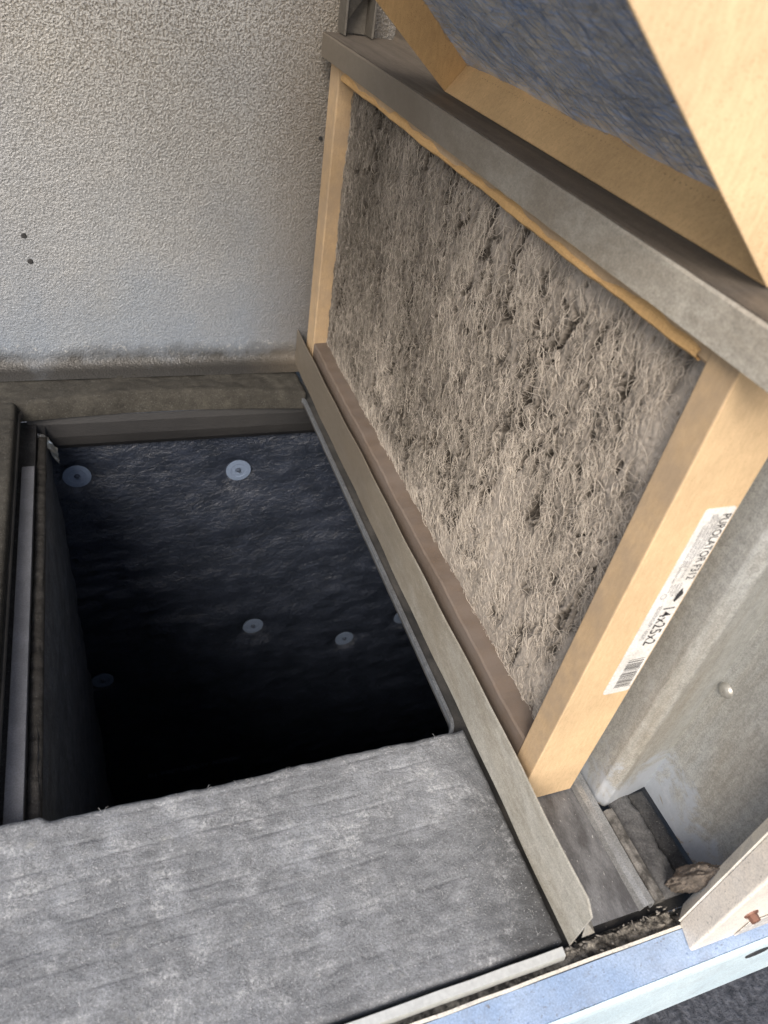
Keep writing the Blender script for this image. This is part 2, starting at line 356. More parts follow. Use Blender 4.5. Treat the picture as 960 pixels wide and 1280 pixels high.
a_ = [bm.verts.new((x, y, ZP+.0022)) for x, y in ou]; b_ = [bm.verts.new((x, y, ZP+.0026)) for x, y in inn]; c_ = [bm.verts.new((x, y, ZP-.003)) for x, y in inn]
for i in range(m_):
    if 7 < i < 2*n4: continue                                       # the bright edge is buried on the far side
    j = (i+1) % m_; bm.faces.new((a_[i], a_[j], b_[j], b_[i])); bm.faces.new((b_[i], b_[j], c_[j], c_[i]))
M_rimedge = galv('raw_collar_edge', (.26, .28, .31), (.15, .13, .1), .5, .5, .4)
bm_obj('collar_edge', bm, M_rimedge, rim)
# flat strip and clip along the left of the opening
box('strip_ledge', -.334, -.3166, .052, .568, -.048, -.0325, M_lstrip, rim, .0005)
box('edge_strip', -.3285, -.3165, .060, .478, -.032, -.028, two('grey_strip_paint', (.13, .135, .15), (.20, .205, .225), 30, .6, .2, .0006), rim, .0005)

# ------------------------------------------------------------------ fibrous liner sheets (displaced real relief)
def pad(name, x0, x1, y0, y1, zt, th, m, label, seed, res=.0022, amp=.0008, groove=None, edge_fn=None):
    nx = int((x1-x0)/res)+1; ny = int((y1-y0)/res)+1
    X = np.linspace(x0, x1, nx)[:, None]+np.zeros((1, ny)); Y = np.linspace(y0, y1, ny)[None, :]+np.zeros((nx, 1))
    Z = zt+amp*(noise2(nx, ny, res, res, .02, .012, seed)*.6+noise2(nx, ny, res, res, .004, .002, seed+1)*.5)
    if edge_fn: X, Y, Z = edge_fn(X, Y, Z)
    if groove:
        for gy, gx0, gx1, dp in groove:
            line = gy+.0004*np.sin(X*31+gy*900)+.00015*np.sin(X*190+gy*500)
            on = (X > gx0) & (X < gx1)
            Z = Z-dp*np.exp(-((Y-line)/.0007)**2)*on*(.6+.4*np.sin(X*95+gy*700))*.8
    e = .004                                                          # soft rounded rim
    d = np.minimum.reduce([np.arange(nx)[:, None]*res+0*Y, (nx-1-np.arange(nx))[:, None]*res+0*Y, np.arange(ny)[None, :]*res+0*Y, (ny-1-np.arange(ny))[None, :]*res+0*Y])
    Z = Z-.0022*np.clip(1-d/e, 0, 1)**2
    V = np.stack([X, Y, Z], -1).reshape(-1, 3); F = grid_faces(nx, ny)
    idx = np.arange(nx*ny).reshape(nx, ny)
    per = np.concatenate([idx[:, 0], idx[-1, 1:], idx[-2::-1, -1], idx[0, -2:0:-1]])
    B = V[per].copy(); B[:, 2] = zt-th
    V2 = np.concatenate([V, B]); q = len(per); j = np.arange(q); j2 = (j+1) % q
    S_ = np.stack([per[j], len(V)+j, len(V)+j2, per[j2]], -1)
    o = mesh_np(name, V2, np.concatenate([F, S_]), m)
    if label: tag(o, label, 'insulation')
    return o
def front_edge(X, Y, Z):
    t = np.clip((Y-.03)/.036, 0, 1)
    wav = .0006*np.sin(X*40)+.0003*np.sin(X*173+1)+.00015*np.sin(X*411)
    notch = .006*(1/(1+np.exp((X+.300)/.0012)))
    Y = Y+t*(wav+notch*.8); return X, Y, Z+t*.0001*np.sin(X*500)
gr = [(.060, -.27, -.04, .0010), (.048, -.33, -.02, .0009), (.0365, -.5, -.06, .0011), (.025, -.5, -.03, .001), (.014, -.42, -.1, .0008), (.003, -.3, -.02, .001), (-.009, -.5, -.09, .0008),
      (-.021, -.4, -.12, .0006), (-.034, -.3, -.05, .0008), (-.047, -.45, -.1, .0006), (-.060, -.3, -.03, .0006), (-.072, -.12, -.02, .0006)]
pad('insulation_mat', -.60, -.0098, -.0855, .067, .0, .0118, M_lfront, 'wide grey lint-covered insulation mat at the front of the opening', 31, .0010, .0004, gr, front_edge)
def back_edge(X, Y, Z):
    t = np.clip((.60-Y)/.03, 0, 1); arch = .012*np.clip(1-((X+.18)/.17)**2, -.1, 1)
    return X, Y-t*(0)+t*(arch*.8-.0115), Z+.006*t*0+.0035*np.exp(-((X+.17)/.11)**2)*t
pad('insulation_mat', -.60, LIP-.002, .566, .615, .0, .0245, M_lback, 'brown dusty insulation strip between the opening and the textured back wall', 41, .002, .0008, None, back_edge)
gl = [(.10+.017*i, -.6, -.33, .0010) for i in range(26)]
pad('insulation_mat', -.60, -.3325, .0705, .5625, .0, .0118, M_lback, 'ribbed brown insulation strip on the left of the opening', 51, .002, .0006, gl)
# dusty thin upturned edge line of the back strip
# ------------------------------------------------------------------ duct below
duct = empty('air_duct', 'deep black insulation-lined duct shaft below the square opening', 'duct', (-.2, .3, -2.4))
def liner_wall(name, p0, p1, z0, z1, nrm, seed, res=.004, amp=.0016, n_=None, mt=None):
    p0 = np.array(p0); p1 = np.array(p1); Ln = np.linalg.norm(p1-p0); nu = int(Ln/res)+1; nv = int((z1-z0)/res)+1
    t = np.linspace(0, 1, nu)[:, None, None]; zz = np.linspace(z0, z1, nv)[None, :]
    h = amp*(noise2(nu, nv, res, res, .05, .022, seed)*.8+noise2(nu, nv, res, res, .009, .006, seed+1)*.35+noise2(nu, nv, res, res, .016, .005, seed+2)*np.clip(noise2(nu, nv, res, res, .06, .06, seed+3), 0, 2)*.45)
    if seed == 61:
        for px, pz in PINS:
            uu = (px-p0[0])/(p1[0]-p0[0]); U = np.linspace(0, 1, nu)[:, None]*Ln; d = np.hypot(U-uu*Ln, zz-pz)
            h = h-.007*np.exp(-(d/.028)**2)
            h = np.where(d < .019, -.008, h)
    P = p0[None, None, :]+(p1-p0)[None, None, :]*t
    V = np.concatenate([P+0*zz[..., None]+np.array(nrm)[None, None, :]*h[..., None], zz[..., None]+0*t], -1).reshape(-1, 3)
    return mesh_np(name, V, grid_faces(nu, nv), mt or M_duct, duct)
PINS = [(-.284, -.121), (-.086, -.131), (-.056, -.451), (.108, -.522), (-.292, -.527), (.213, -.488)]
liner_wall('liner_wall', (-.325, .574), (.42, .574), -2.4, -.066, (0, -1), 61)
liner_wall('liner_wall', (-.308, -.05), (-.308, .60), -2.4, -.036, (1, 0), 71, amp=.0012, mt=liner_mat('left_duct_liner_lit', (.085, .088, .098), (.13, .138, .155), (.19, .2, .215)))  # left wall: lighter copy of the liner, sky light put into its colour
liner_wall('liner_wall', (.42, .0), (.42, .575), -2.4, -.066, (-1, 0), 81)
liner_wall('liner_wall', (-.31, .0), (.42, .0), -2.4, -.066, (0, 1), 91)
box('liner_floor', -.34, .43, -.05, .6, -2.42, -2.40, M_lstrip, duct, 0)
# cut top edge of the left liner and metal band at the back
pad('liner_top_edge', -.3165, -.3068, .062, .545, -.036, .006, liner_mat('cut_liner_edge', (.022, .020, .018), (.04, .037, .033), (.08, .075, .07)), None, 55, .0016, .0011).parent = duct
bpy.data.objects['liner_top_edge'].location = -duct.location
sweep('back_band', [(.5655, -.0262), (.5625, -.034), (.5605, -.050), (.562, -.062), (.568, -.070)], 'x', -.326, .01, two('dark_band', (.012, .012, .013), (.026, .025, .025), 20, .6, .4, .001, stretch=(.3, 1, 1)), duct, .0012, bev=0)
for px, pz in PINS:
    bm = bmesh.new()
    T = Matrix.Translation((px, .574+.0062-.002, pz)) @ Matrix.Rotation(math.pi/2, 4, 'X')
    rr_ = .0165; segs = 28
    ringz = [(0, .0002), (.0035, .0002), (.0048, .0012), (.0095, .0010), (.0105, .0014), (rr_, .0012), (rr_, .0002)]
    prev = None
    for rad, hz in ringz[1:]:
        cur = [bm.verts.new(T @ Vector((rad*math.cos(2*math.pi*i/segs), rad*math.sin(2*math.pi*i/segs), hz))) for i in range(segs)]
        if prev:
            for i in range(segs): bm.faces.new((prev[i], prev[(i+1) % segs], cur[(i+1) % segs], cur[i]))
        else: bm.faces.new(cur)
        prev = cur
    wsh = bm_obj('insulation_washer', bm, M_washer, duct, False)
    bm = bmesh.new(); bmesh.ops.create_cone(bm, cap_ends=True, segments=14, radius1=.0034, radius2=.0022, depth=.003, matrix=T @ Matrix.Translation((0, 0, .002)))
    nl = bm_obj('nail_head', bm, M_nail); nl.parent = wsh; nl.matrix_parent_inverse = Matrix.Identity(4)
def text_mesh(name, s, size, Mx, mat_, parent, sx=1.0, extr=0.0, spacing=1.0, bold=0.0):
    cu = bpy.data.curves.new(name, 'FONT'); cu.body = s; cu.size = size; cu.extrude = extr; cu.space_character = spacing; cu.offset = bold
    o = bpy.data.objects.new(name, cu); C.objects.link(o)
    dg = bpy.context.evaluated_depsgraph_get(); me = bpy.data.meshes.new_from_object(o.evaluated_get(dg))
    bpy.data.objects.remove(o)
    me.transform(Mx @ Matrix.Diagonal((sx, 1, 1, 1)))
    me.materials.clear(); o = link(name, me, mat_, parent); return o
# printed line on the liner, upside down
text_mesh('printed_text', 'MANSON  AKOUSTI-LINER  FIB', .020, Matrix.Translation((-.070, .5715, -.818)) @ Matrix(((-1, 0, 0, 0), (0, 0, -1, 0), (0, -1, 0, 0), (0, 0, 0, 1))), M_liprint, duct, 0.62)
# crumpled foil tape at the left back corner
bm = bmesh.new(); bmesh.ops.create_grid(bm, x_segments=9, y_segments=9, size=.5)
for v in bm.verts:
    a, b__ = v.co.x+.5, v.co.y+.5
    v.co = Vector((-.3215+.023*a+rnd.uniform(-.0012, .0012), .545+.012*b__-.006*a+rnd.uniform(-.001, .001), -.040-.020*(a**3)-.012*(1-b__)*a+rnd.uniform(-.0015, .0015)))
fo = bm_obj('foil_tape', bm, M_foil); tag(fo, 'crumpled silver foil tape scrap at the far left corner of the opening', 'tape')

# ------------------------------------------------------------------ lower channel
ch = empty('filter_channel', 'long galvanised channel on the floor holding the foot of the dirty filter', 'channel', (LIP, 0, 0))
YE = -.0892
def lip_mesh():
    bm = bmesh.new(); ny = 90; T = .0012
    ys = [YE+(YW-.004-YE)*i/ny for i in range(ny+1)]
    rows = []
    for i, y in enumerate(ys):
        w_ = .0004*math.sin(y*23)+.0003*math.sin(y*71+1)
        h = HL+.0003*math.sin(y*40)
        if i == 0: h = HL-.006
        xo = LIP+w_; pts = [(xo, .001), (xo, h-.001), (xo+.0004, h), (xo+T-.0002, h), (xo+T, h-.001), (xo+T, .001)]
        rows.append([bm.verts.new((x, y, z)) for x, z in pts])
    for a, b_ in zip(rows, rows[1:]):
        for i in range(6): j = (i+1) % 6; bm.faces.new((a[i], a[j], b_[j], b_[i]))
    bm.faces.new(rows[0]); bm.faces.new(rows[-1][::-1]); return bm
M_lip = galv('channel_steel', (.45, .44, .40), (.22, .18, .115), .5, .12, .5, ydust_shade=.9, gs=(1, .5, 2), gsc=10, lo=.42, hi=.6, bump=.25)
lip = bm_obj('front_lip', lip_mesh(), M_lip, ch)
sweep('channel_base', [(LIP+.0014, .0018), (.0465, .0018)], 'y', YE+.005, YW-.006, two('worn_base_steel', (.10, .10, .105), (.21, .215, .225), 60, .45, .4, .0008, metallic=.2, stretch=(1.6, .6, 1), speck=(.68, 420, (.42, .42, .42)), lo=.4, hi=.62), ch, .0012, n=2)
sweep('rear_lip', [(.0468, .0015), (.0485, .006), (.051, .0085), (.0545, .0088), (.0555, .004), (.0555, .0008)], 'y', YE+.0045, YW-.006, galv('worn_rear_lip', (.34, .355, .37), (.10, .09, .08), .5, .5, .4, gs=(1, .3, 1)), ch, .0012, n=40, wob=.00035)
# bent tab at the torn near end of the lip
bm = bmesh.new(); v = [bm.verts.new(c) for c in ((LIP+.001, YE+.0005, .030), (LIP+.004, YE-.001, .012), (.010, YE+.001, .004), (.012, YE+.010, .0035), (.0, YE+.006, .018))]
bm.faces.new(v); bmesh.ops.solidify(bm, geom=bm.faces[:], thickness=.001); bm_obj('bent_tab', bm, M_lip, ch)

# ------------------------------------------------------------------ filters
def board(name, parts, m, parent, bev=.0008):
    bm = bmesh.new()
    for p in parts: add_box(bm, *p, bev)
    o = bm_obj(name, bm, m, parent); return o
T1 = .0445
F1 = empty('air_filter', 'dirty air filter standing upright in the channel, white size label on its cardboard edge', 'air filter', (0, 0, .004), 'air filters in the unit')
Hf = .345+.012
R1 = .020; B = .030; BN = .018
def wavy_board(name, y0, y1, z0, z1, m, waves, side, x0=0.0, parent=None):
    parent = parent or F1
    """horizontal border board with an uneven inner edge; built as a closed slab"""
    ny = 160; bm = bmesh.new(); rows = []
    for i in range(ny+1):
        y = y0+(y1-y0)*i/ny; dz = waves(y)
        za, zb = (z0+dz, z1) if side == 'bottom' else (z0, z1+dz)
        if side == 'bottom': pts = [(x0, zb), (x0, za+.0015), (x0+.0012, za), (R1+.001, za-.001), (T1, za-.001), (T1, zb)]
        else: pts = [(x0, za), (x0, zb-.0015), (x0+.0012, zb), (R1+.001, zb+.001), (T1, zb+.001), (T1, za)]
        rows.append([bm.verts.new((x, y, z)) for x, z in pts])
    for a, b_ in zip(rows, rows[1:]):
        for i in range(6): j = (i+1) % 6; bm.faces.new((a[i], a[j], b_[j], b_[i]))
    bm.faces.new(rows[0]); bm.faces.new(rows[-1][::-1])
    return bm_obj(name, bm, m, parent)
ws = lambda y: .0012*math.sin(y*31)+.0010*math.sin(y*83+.5)+.0005*math.sin(y*260)
wavy_board('frame_board', BN+.0004, L-B-.0004, .3345, Hf, M_krafts, lambda y: .35*ws(y), 'bottom', .0012)
wavy_board('frame_board', BN+.0004, L-B-.0004, .004, .054, M_kraftd, lambda y: .5*ws(y+.3), 'top', .0006)  # foot board's dark brown holds dust and the shade behind the lip
nb = board('frame_board', [(0, T1, 0, BN, .004, Hf)], M_kraft, F1, .0009)
nb.data.materials.append(M_krafts)
for p in nb.data.polygons:
    if p.normal.x < -.6: p.material_index = 1  # side face gets the darker kraft: some dust, its shade painted in
fb = board('frame_board', [(0, T1, L-B, L, .004, Hf)], M_krafts, F1, .0014)
# torn ply edge along the top border
bm = bmesh.new(); rows = []
for i in range(201):
    y = BN+.006+(L-B-BN-.014)*i/200; k_ = .0012+.0012*math.sin(y*37)+.0009*math.sin(y*91+2)+.0005*math.sin(y*230)
    z0 = .3345+.35*ws(y)
    rows.append([bm.verts.new(c) for c in ((.0014, y, z0+.0032+k_*1.4), (-.0004, y, z0+.0018+k_), (-.0002, y, z0+.0006), (.0022, y, z0-.0012), (.004, y, z0-.0002))])
for a, b_ in zip(rows, rows[1:]):
    for i in range(4): bm.faces.new((a[i], a[i+1], b_[i+1], b_[i]))
bm_obj('torn_edge', bm, M_torn, F1)

# --- the clogged media: relief mat + matted fibres
def media_material(name, clean, dust, bumpd=.0006):
    m, t, b = mat(name); N = NB(t); co = N.coord((1, 1, .5)); at = N.n('ShaderNodeAttribute', attribute_name='dust')
    n1 = N.noise(co, 700, 4, .7); n2 = N.noise(co, 35, 6, .65)
    dcol = N.ramp(n2, [(.3, tuple(c*.86 for c in dust)), (.7, tuple(c*1.1 for c in dust))])
    fac = N.math('ADD', at.outputs['Fac'], N.math('MULTIPLY', N.math('SUBTRACT', n1, .5), .5), True)
    col = N.mix(fac, clean, dcol); col = N.mix(.5, col, N.ramp(n1, [(.3, (.75, .75, .75)), (.7, (1.2, 1.2, 1.2))]), 'MULTIPLY')
    N.l(col, b.inputs['Base Color']); b.inputs['Roughness'].default_value = .95; b.inputs['Specular IOR Level'].default_value = .15
    N.bump(n1, .5, bumpd, b); return m
DUST = (.40, .355, .305)
M_media = media_material('clogged_filter_media', (.045, .038, .031), DUST)
M_fibre = media_material('dusty_fibres', (.13, .115, .095), (.58, .52, .45), .0003)
y0, y1, z0, z1 = BN-.004, L-B+.004, .048, .341
du = .0006; ny = int((y1-y0)/du); nz = int((z1-z0)/du)
Yg = np.linspace(y0, y1, ny)[:, None]+np.zeros((1, nz)); Zg = np.linspace(z0, z1, nz)[None, :]+np.zeros((ny, 1))
U = (Yg-y0)/(y1-y0); W = (Zg-z0)/(z1-z0)                 # U: 0 near .. 1 far, W: 0 foot .. 1 top
nz_ = lambda su, sv, s: noise2(ny, nz, du, du, su, sv, s)
big = nz_(.03, .05, 1)
sg = lambda x: 1/(1+np.exp(-x))
# how solidly the dust has felted over (1 = smooth felt)
feltm = sg((.25-U-.10*W+.05*big)/.035)*sg((.34-W+.05*big)/.05)*1.0+sg((.035-U+.01*big)/.01)*.7+sg((W-.965+.012*big)/.02)*.6*sg((.45-U)/.08)+sg((W-.86-.55*np.clip(U-.12, 0, 1)+.05*big)/.06)*.75+sg((.07-W+.01*big)/.015)*.7
rough_ = nz_(.006, .014, 30); feltm = np.clip(1.2*feltm*(.82+.30*rough_)+.30*np.clip(nz_(.012, .02, 3)-1.1, 0, 1), 0, 1)
cover = np.clip(.80-.50*U+.12*big+.5*feltm, 0, 1)       # dustiness overall, less at the far end
# warp the strand noise so the strands wander
wx = nz_(.005, .008, 5)*.0030; wz = nz_(.008, .010, 6)*.004
Iu = (Yg-y0+wx)/du; Iv = (Zg-z0+wz)/du
rg = lambda a, w_: np.exp(-(a/w_)**2)
st1 = rg(sample(nz_(.0013, .0060, 7), Iu, Iv), .28); st2 = rg(sample(nz_(.0010, .0038, 8), Iu+3*wx/du, Iv), .26); st4 = rg(sample(nz_(.0020, .0105, 10), Iu-2*wx/du, Iv), .20)
st5 = rg(sample(nz_(.0008, .0016, 11), Iu, Iv+2*wz/du), .3); st3 = nz_(.0007, .0014, 9)
net = np.maximum.reduce([st1, .85*st2, st4, .6*st5])
dens = sg((nz_(.006, .012, 13)+.4*big-.25)/.35)          # patches where the lint has bridged the strands
pn = sample(nz_(.0008, .0034, 12), Iu, Iv)+.65*sample(nz_(.0018, .0060, 18), Iu, Iv)+.55*nz_(.009, .016, 17)
pit = np.maximum(sg((pn-1.10-.25*(U-.5)+1.3*feltm)/.13)*(1-.97*feltm), .8*sg((nz_(.0008, .0016, 31)+.4*rough_-2.75)/.12))
net = net*(.85+.15*sg(rough_/.4)); web = np.clip(net+.55*dens*(1-net), 0, 1)
h = (1-.93*feltm)*(.0024*web+.0003*st3)+.00018*nz_(.0009, .0009, 15)+feltm*.0024+.0003*big-.0060*pit*(1-.35*net)
edge = np.minimum(np.minimum(Yg-y0, y1-Yg), np.minimum(Zg-z0, z1-Zg))
bulge = .006*np.clip(edge/.03, 0, 1)**.5
X = R1+.001-bulge-h
dust_shade = np.clip((.45+.5*cover)*(.85*feltm+(1-feltm)*(.75*web**1.3+.02))-1.1*pit*(1-.5*net), 0, 1)  # dust cover; shade of gaps and pits is painted in as dark colour
mesh_np('filter_media', np.stack([X, Yg, Zg], -1).reshape(-1, 3), grid_faces(ny, nz)[:, ::-1], M_media, F1, True, {'dust': dust_shade})
def tubes(name, paths, radii, dust, m, parent, sides=3):
    """paths (n,k,3) -> joined thin tubes"""
    n_, k_, _ = paths.shape
    tan = np.gradient(paths, axis=1); tan /= np.linalg.norm(tan, axis=2, keepdims=True)+1e-12
    up = np.array([1., 0, 0])+0*tan; s_ = np.cross(tan, up); s_ /= np.linalg.norm(s_, axis=2, keepdims=True)+1e-9; q_ = np.cross(s_, tan)
    V = []
    for i in range(sides):
        a = 2*math.pi*i/sides+.5; V.append(paths+(s_*math.cos(a)+q_*math.sin(a))*radii[:, :, None])
    V = np.stack(V, 2).reshape(-1, 3)
    base = (np.arange(n_)[:, None, None]*k_+np.arange(k_-1)[None, :, None])*sides+np.arange(sides)[None, None, :]
    nxt = (np.arange(n_)[:, None, None]*k_+np.arange(k_-1)[None, :, None])*sides+((np.arange(sides)+1) % sides)[None, None, :]
    F = np.stack([base, nxt, nxt+sides, base+sides], -1).reshape(-1, 4)
    o = mesh_np(name, V, F, m, parent, True, {'dust': np.repeat(dust.reshape(-1), sides)})
    return o
NF = 17000; K = 10
py = rs.uniform(0, 1, NF*3); pz = rs.uniform(0, 1, NF*3)
fm = feltm[(py*(ny-1)).astype(int), (pz*(nz-1)).astype(int)]
pit_i = pit[(py*(ny-1)).astype(int), (pz*(nz-1)).astype(int)]
clump = sample(nz_(.0022, .009, 21), py*(ny-1), pz*(nz-1))
keep = rs.uniform(0, 1, NF*3) > np.maximum(np.clip(fm*.86, 0, 1), np.clip(.55-.35*clump+.45*pit_i-.3*(st4[(py*(ny-1)).astype(int), (pz*(nz-1)).astype(int)]), 0, .97)); py, pz = py[keep][:NF], pz[keep][:NF]; NF = len(py)
ln = rs.uniform(.005, .022, NF)*np.where(rs.rand(NF) < .15, 1.7, 1); ang = rs.normal(0, .42, NF)+np.where(rs.rand(NF) < .2, rs.uniform(-1.5, 1.5, NF), 0)
curv = rs.normal(0, 1, NF)*np.where(rs.rand(NF) < .45, 260, 60)
t = np.linspace(0, 1, K)
A = ang[:, None]+curv[:, None]*(ln[:, None]*(t[None]-.5))+rs.normal(0, .18, (NF, K)).cumsum(1)*.6
sy = np.cumsum(np.sin(A)*ln[:, None]/K, 1); sz = np.cumsum(np.cos(A)*ln[:, None]/K, 1)
PY = y0+py[:, None]*(y1-y0)+sy-sy.mean(1, keepdims=True); PZ = z0+pz[:, None]*(z1-z0)+sz-sz.mean(1, keepdims=True)
PY = np.clip(PY, BN+.0005, L-B-.0005); PZ = np.clip(PZ, .055, .3335)
surf = sample(X-.0060*pit*.9, (PY-y0)/du, (PZ-z0)/du)
lift = rs.uniform(0, .0010, NF)[:, None]+.0010*np.sin(math.pi*t)[None]*rs.uniform(0, 1.6, NF)[:, None]-.0003
PX = surf-lift
sm = PX.copy(); sm[:, 1:-1] = (PX[:, :-2]+PX[:, 1:-1]+PX[:, 2:])/3; PX = sm
rad = (rs.uniform(.00009, .00022, NF)[:, None]*(.6+.5*np.sin(math.pi*t))[None])
dv = np.clip(sample(cover, (PY-y0)/du, (PZ-z0)/du)+rs.normal(0, .25, NF)[:, None]-.05, .0, 1)
fi = tubes('matted_fibres', np.stack([PX, PY, PZ], -1), rad, dv, M_fibre, F1); fi['kind'] = 'stuff'
# label on the near end face (faces -Y)
def facing_y(x, y, z, rot):      # local x -> along text, local z -> -Y
    return Matrix.Translation((x, y, z)) @ Matrix(((math.cos(rot), -math.sin(rot), 0, 0), (0, 0, -1, 0), (math.sin(rot), math.cos(rot), 0, 0), (0, 0, 0, 1)))
lx0, lx1, lz0, lz1 = .0235, .0425, .122, .268
bm = bmesh.new(); pts = []
for cx, cz, a0 in ((lx1-.002, lz1-.002, 0), (lx0+.002, lz1-.002, 90), (lx0+.002, lz0+.002, 180), (lx1-.002, lz0+.002, 270)):
    for i in range(5): a = math.radians(a0+22.5*i); pts.append((cx+.002*math.cos(a), cz+.002*math.sin(a)))
fr_ = [bm.verts.new((x, -.0005, z)) for x, z in pts]; bk = [bm.verts.new((x, -.0001, z)) for x, z in pts]
bm.faces.new(fr_)
for i in range(len(pts)): j = (i+1) % len(pts); bm.faces.new((fr_[i], fr_[j], bk[j], bk[i]))
lab = bm_obj('size_label', bm, M_label, F1)
def onlabel(s, size, x, z, m=M_ink, sx=1.0, bold=0.0, spacing=1.0):
    me = text_mesh('label_text', s, size, facing_y(x, -.0007, z, -math.pi/2), m, None, sx, bold=bold, spacing=spacing); me.parent = lab; me.matrix_parent_inverse = Matrix.Identity(4); return me
# text reads downward, tops of the letters towards +X
onlabel('PUROLATOR F312', .0078, .0360, lz1-.004, sx=.72, bold=.00006)
onlabel('14x25x2', .0112, .0325, .199, sx=.80, bold=.00005, spacing=1.06)
for i, (s_, zz, wq) in enumerate((('DISPOSABLE FIBERGLASS PANEL FILTER', .262, .5), ('INSTALL WITH ARROW POINTING IN DIRECTION OF AIR FLOW', .264, .5), ('REPLACE WHEN DIRTY. MAX. AIR VELOCITY 300 FPM', .264, .5), ('UL CLASSIFIED AIR FILTER UNIT CLASS 2 AS TO FLAMMABILITY ONLY', .258, .44))):
    onlabel(s_, .0023, .0338-i*.0022, zz, M_inkgrey, wq*1.3)
for i in range(4): onlabel(('MADE IN USA', 'PANEL FILTER', 'AIR FLOW', 'NO. 5156')[i], .0020, .0345-i*.0021, .2165, M_inkgrey, .8)
onlabel('355X635X51MM  14X25X2', .0040, .0280, .200, M_inkgrey, .62)
def flat_poly(name, pts, m, parent, y=-.0007):
    bm = bmesh.new(); bm.faces.new([bm.verts.new((x, y, z)) for x, z in pts]); o = bm_obj(name, bm, m); o.parent = parent; o.matrix_parent_inverse = Matrix.Identity(4); return o
flat_poly('flow_arrow', [(.0405, .2075), (.0375, .2125), (.0360, .2075), (.0360, .2030), (.0375, .2015)][::-1], M_ink, lab)
bm = bmesh.new()
for i in range(16):
    a = 2*math.pi*i/16; b_ = 2*math.pi*(i+1)/16; cx, cz = .0275, .2075
    bm.faces.new([bm.verts.new((cx+q*math.cos(s_), -.0007, cz+q*math.sin(s_))) for q, s_ in ((.0016, a), (.0016, b_), (.0020, b_), (.0020, a))])
rg = bm_obj('approval_mark', bm, M_inkgrey); rg.parent = lab; rg.matrix_parent_inverse = Matrix.Identity(4)
bm = bmesh.new(); zc = .154
while zc > .1265:
    wq = rnd.choice((.0004, .0006, .0009)); bm.faces.new([bm.verts.new((x, -.0007, z)) for x, z in ((.0290, zc), (.0290, zc-wq), (.0405, zc-wq), (.0405, zc))]); zc -= wq+rnd.choice((.0006, .0009, .0013))
bc = bm_obj('barcode', bm, M_ink); bc.parent = lab; bc.matrix_parent_inverse = Matrix.Identity(4)

# second filter, leaning out over the rail
d2 = Vector((-.788, -.02, .615)).normalized(); n2 = Vector((.615, 0, .788)).normalized()
F2 = empty('air_filter', 'blurred cleaner air filter leaning over the upper rail, blue media in its cardboard tray', 'air filter', (.0185, .022, .3672), 'air filters in the unit')
yax = Vector((0, 1, 0)); bas = Matrix((d2, yax, n2)).transposed().to_4x4(); bas.translation = F2.location
LL = .50; W2 = .345; TT = .040; DP = .024
def local_box(name, a0, a1, b0, b1, c0, c1, m, parent, bev=.001, sub=0, wav=None):
    bm = bmesh.new(); add_box(bm, a0, a1, b0, b1, c0, c1, bev)
    bm.transform(bas); return bm_obj(name, bm, m, parent)
wt = .0016
M_kraft2 = kraft('clean_kraft_board', (.74, .55, .34)); M_kraft2i = kraft('clean_kraft_board_shaded', (.62, .415, .21))  # second kraft is a shaded copy, the darker light put into its colour
local_box('end_board', 0, LL, 0, wt, 0, TT, M_kraft2, F2, .0006)
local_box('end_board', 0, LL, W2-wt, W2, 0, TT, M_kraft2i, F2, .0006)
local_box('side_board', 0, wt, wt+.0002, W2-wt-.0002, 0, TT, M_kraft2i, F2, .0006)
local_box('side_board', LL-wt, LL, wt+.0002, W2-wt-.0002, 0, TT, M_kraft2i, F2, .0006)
# blue media filling the tray, scalloped where it meets the boards
nu, nv = 170, 130
a = np.linspace(wt, LL-wt, nu)[:, None]+np.zeros((1, nv)); b = np.linspace(wt, W2-wt, nv)[None, :]+np.zeros((nu, 1))
hh = DP+.0004*noise2(nu, nv, .003, .0026, .03, .010, 201)+.0003*noise2(nu, nv, .003, .0026, .003, .012, 202)
dd = np.minimum(np.minimum(a, LL-a), np.minimum(b, W2-b)); hh = hh+.0009*np.exp(-dd/.004)*np.sin(b*50+a*35)
Pl = np.stack([a, b, hh], -1).reshape(-1, 3)@np.array([d2, yax, n2])+np.array(F2.location)
def blue_media():
    m, t, b = mat('blue_fibreglass_media'); N = NB(t); co = N.coord((2.5, .22, 2.5), (0, 0, .35)); c2 = N.coord((1.2, .5, 1.2), (0, 0, -.5)); c3 = N.coord()
    s1 = N.noise(co, 260, 7, .75, .2); s2 = N.noise(c2, 300, 7, .75, .3); n3 = N.noise(c3, 40, 6, .6)
    col = N.ramp(n3, [(.35, (.20, .205, .21)), (.65, (.34, .32, .28))])
    col = N.mix(N.ramp(s1, [(.50, (0, 0, 0)), (.62, (.85, .85, .85))]), col, (.20, .30, .52))
    col = N.mix(N.ramp(s2, [(.56, (0, 0, 0)), (.68, (.6, .6, .6))]), col, (.24, .33, .50))
    col = N.mix(N.ramp(s1, [(.30, (.7, .7, .7)), (.42, (0, 0, 0))]), col, (.18, .17, .15))
    N.l(col, b.inputs['Base Color']); b.inputs['Roughness'].default_value = .85; N.bump(N.math('ADD', s1, s2), .4, .0008, b)
    tr = N.n('ShaderNodeBsdfTranslucent'); N.l(col, tr.inputs['Color']); mx = N.n('ShaderNodeMixShader'); mx.inputs[0].default_value = .5
    out = t.nodes['Material Output']; N.l(b.outputs[0], mx.inputs[1]); N.l(tr.outputs[0], mx.inputs[2]); N.l(mx.outputs[0], out.inputs['Surface']); return m
mesh_np('filter_media', Pl, grid_faces(nu, nv), blue_media(), F2, True)
NB_ = 7000; t = np.linspace(0, 1, 8)
ca = rs.uniform(.01, LL-.02, NB_); cb = rs.uniform(.01, W2-.01, NB_); ln = rs.uniform(.015, .07, NB_)
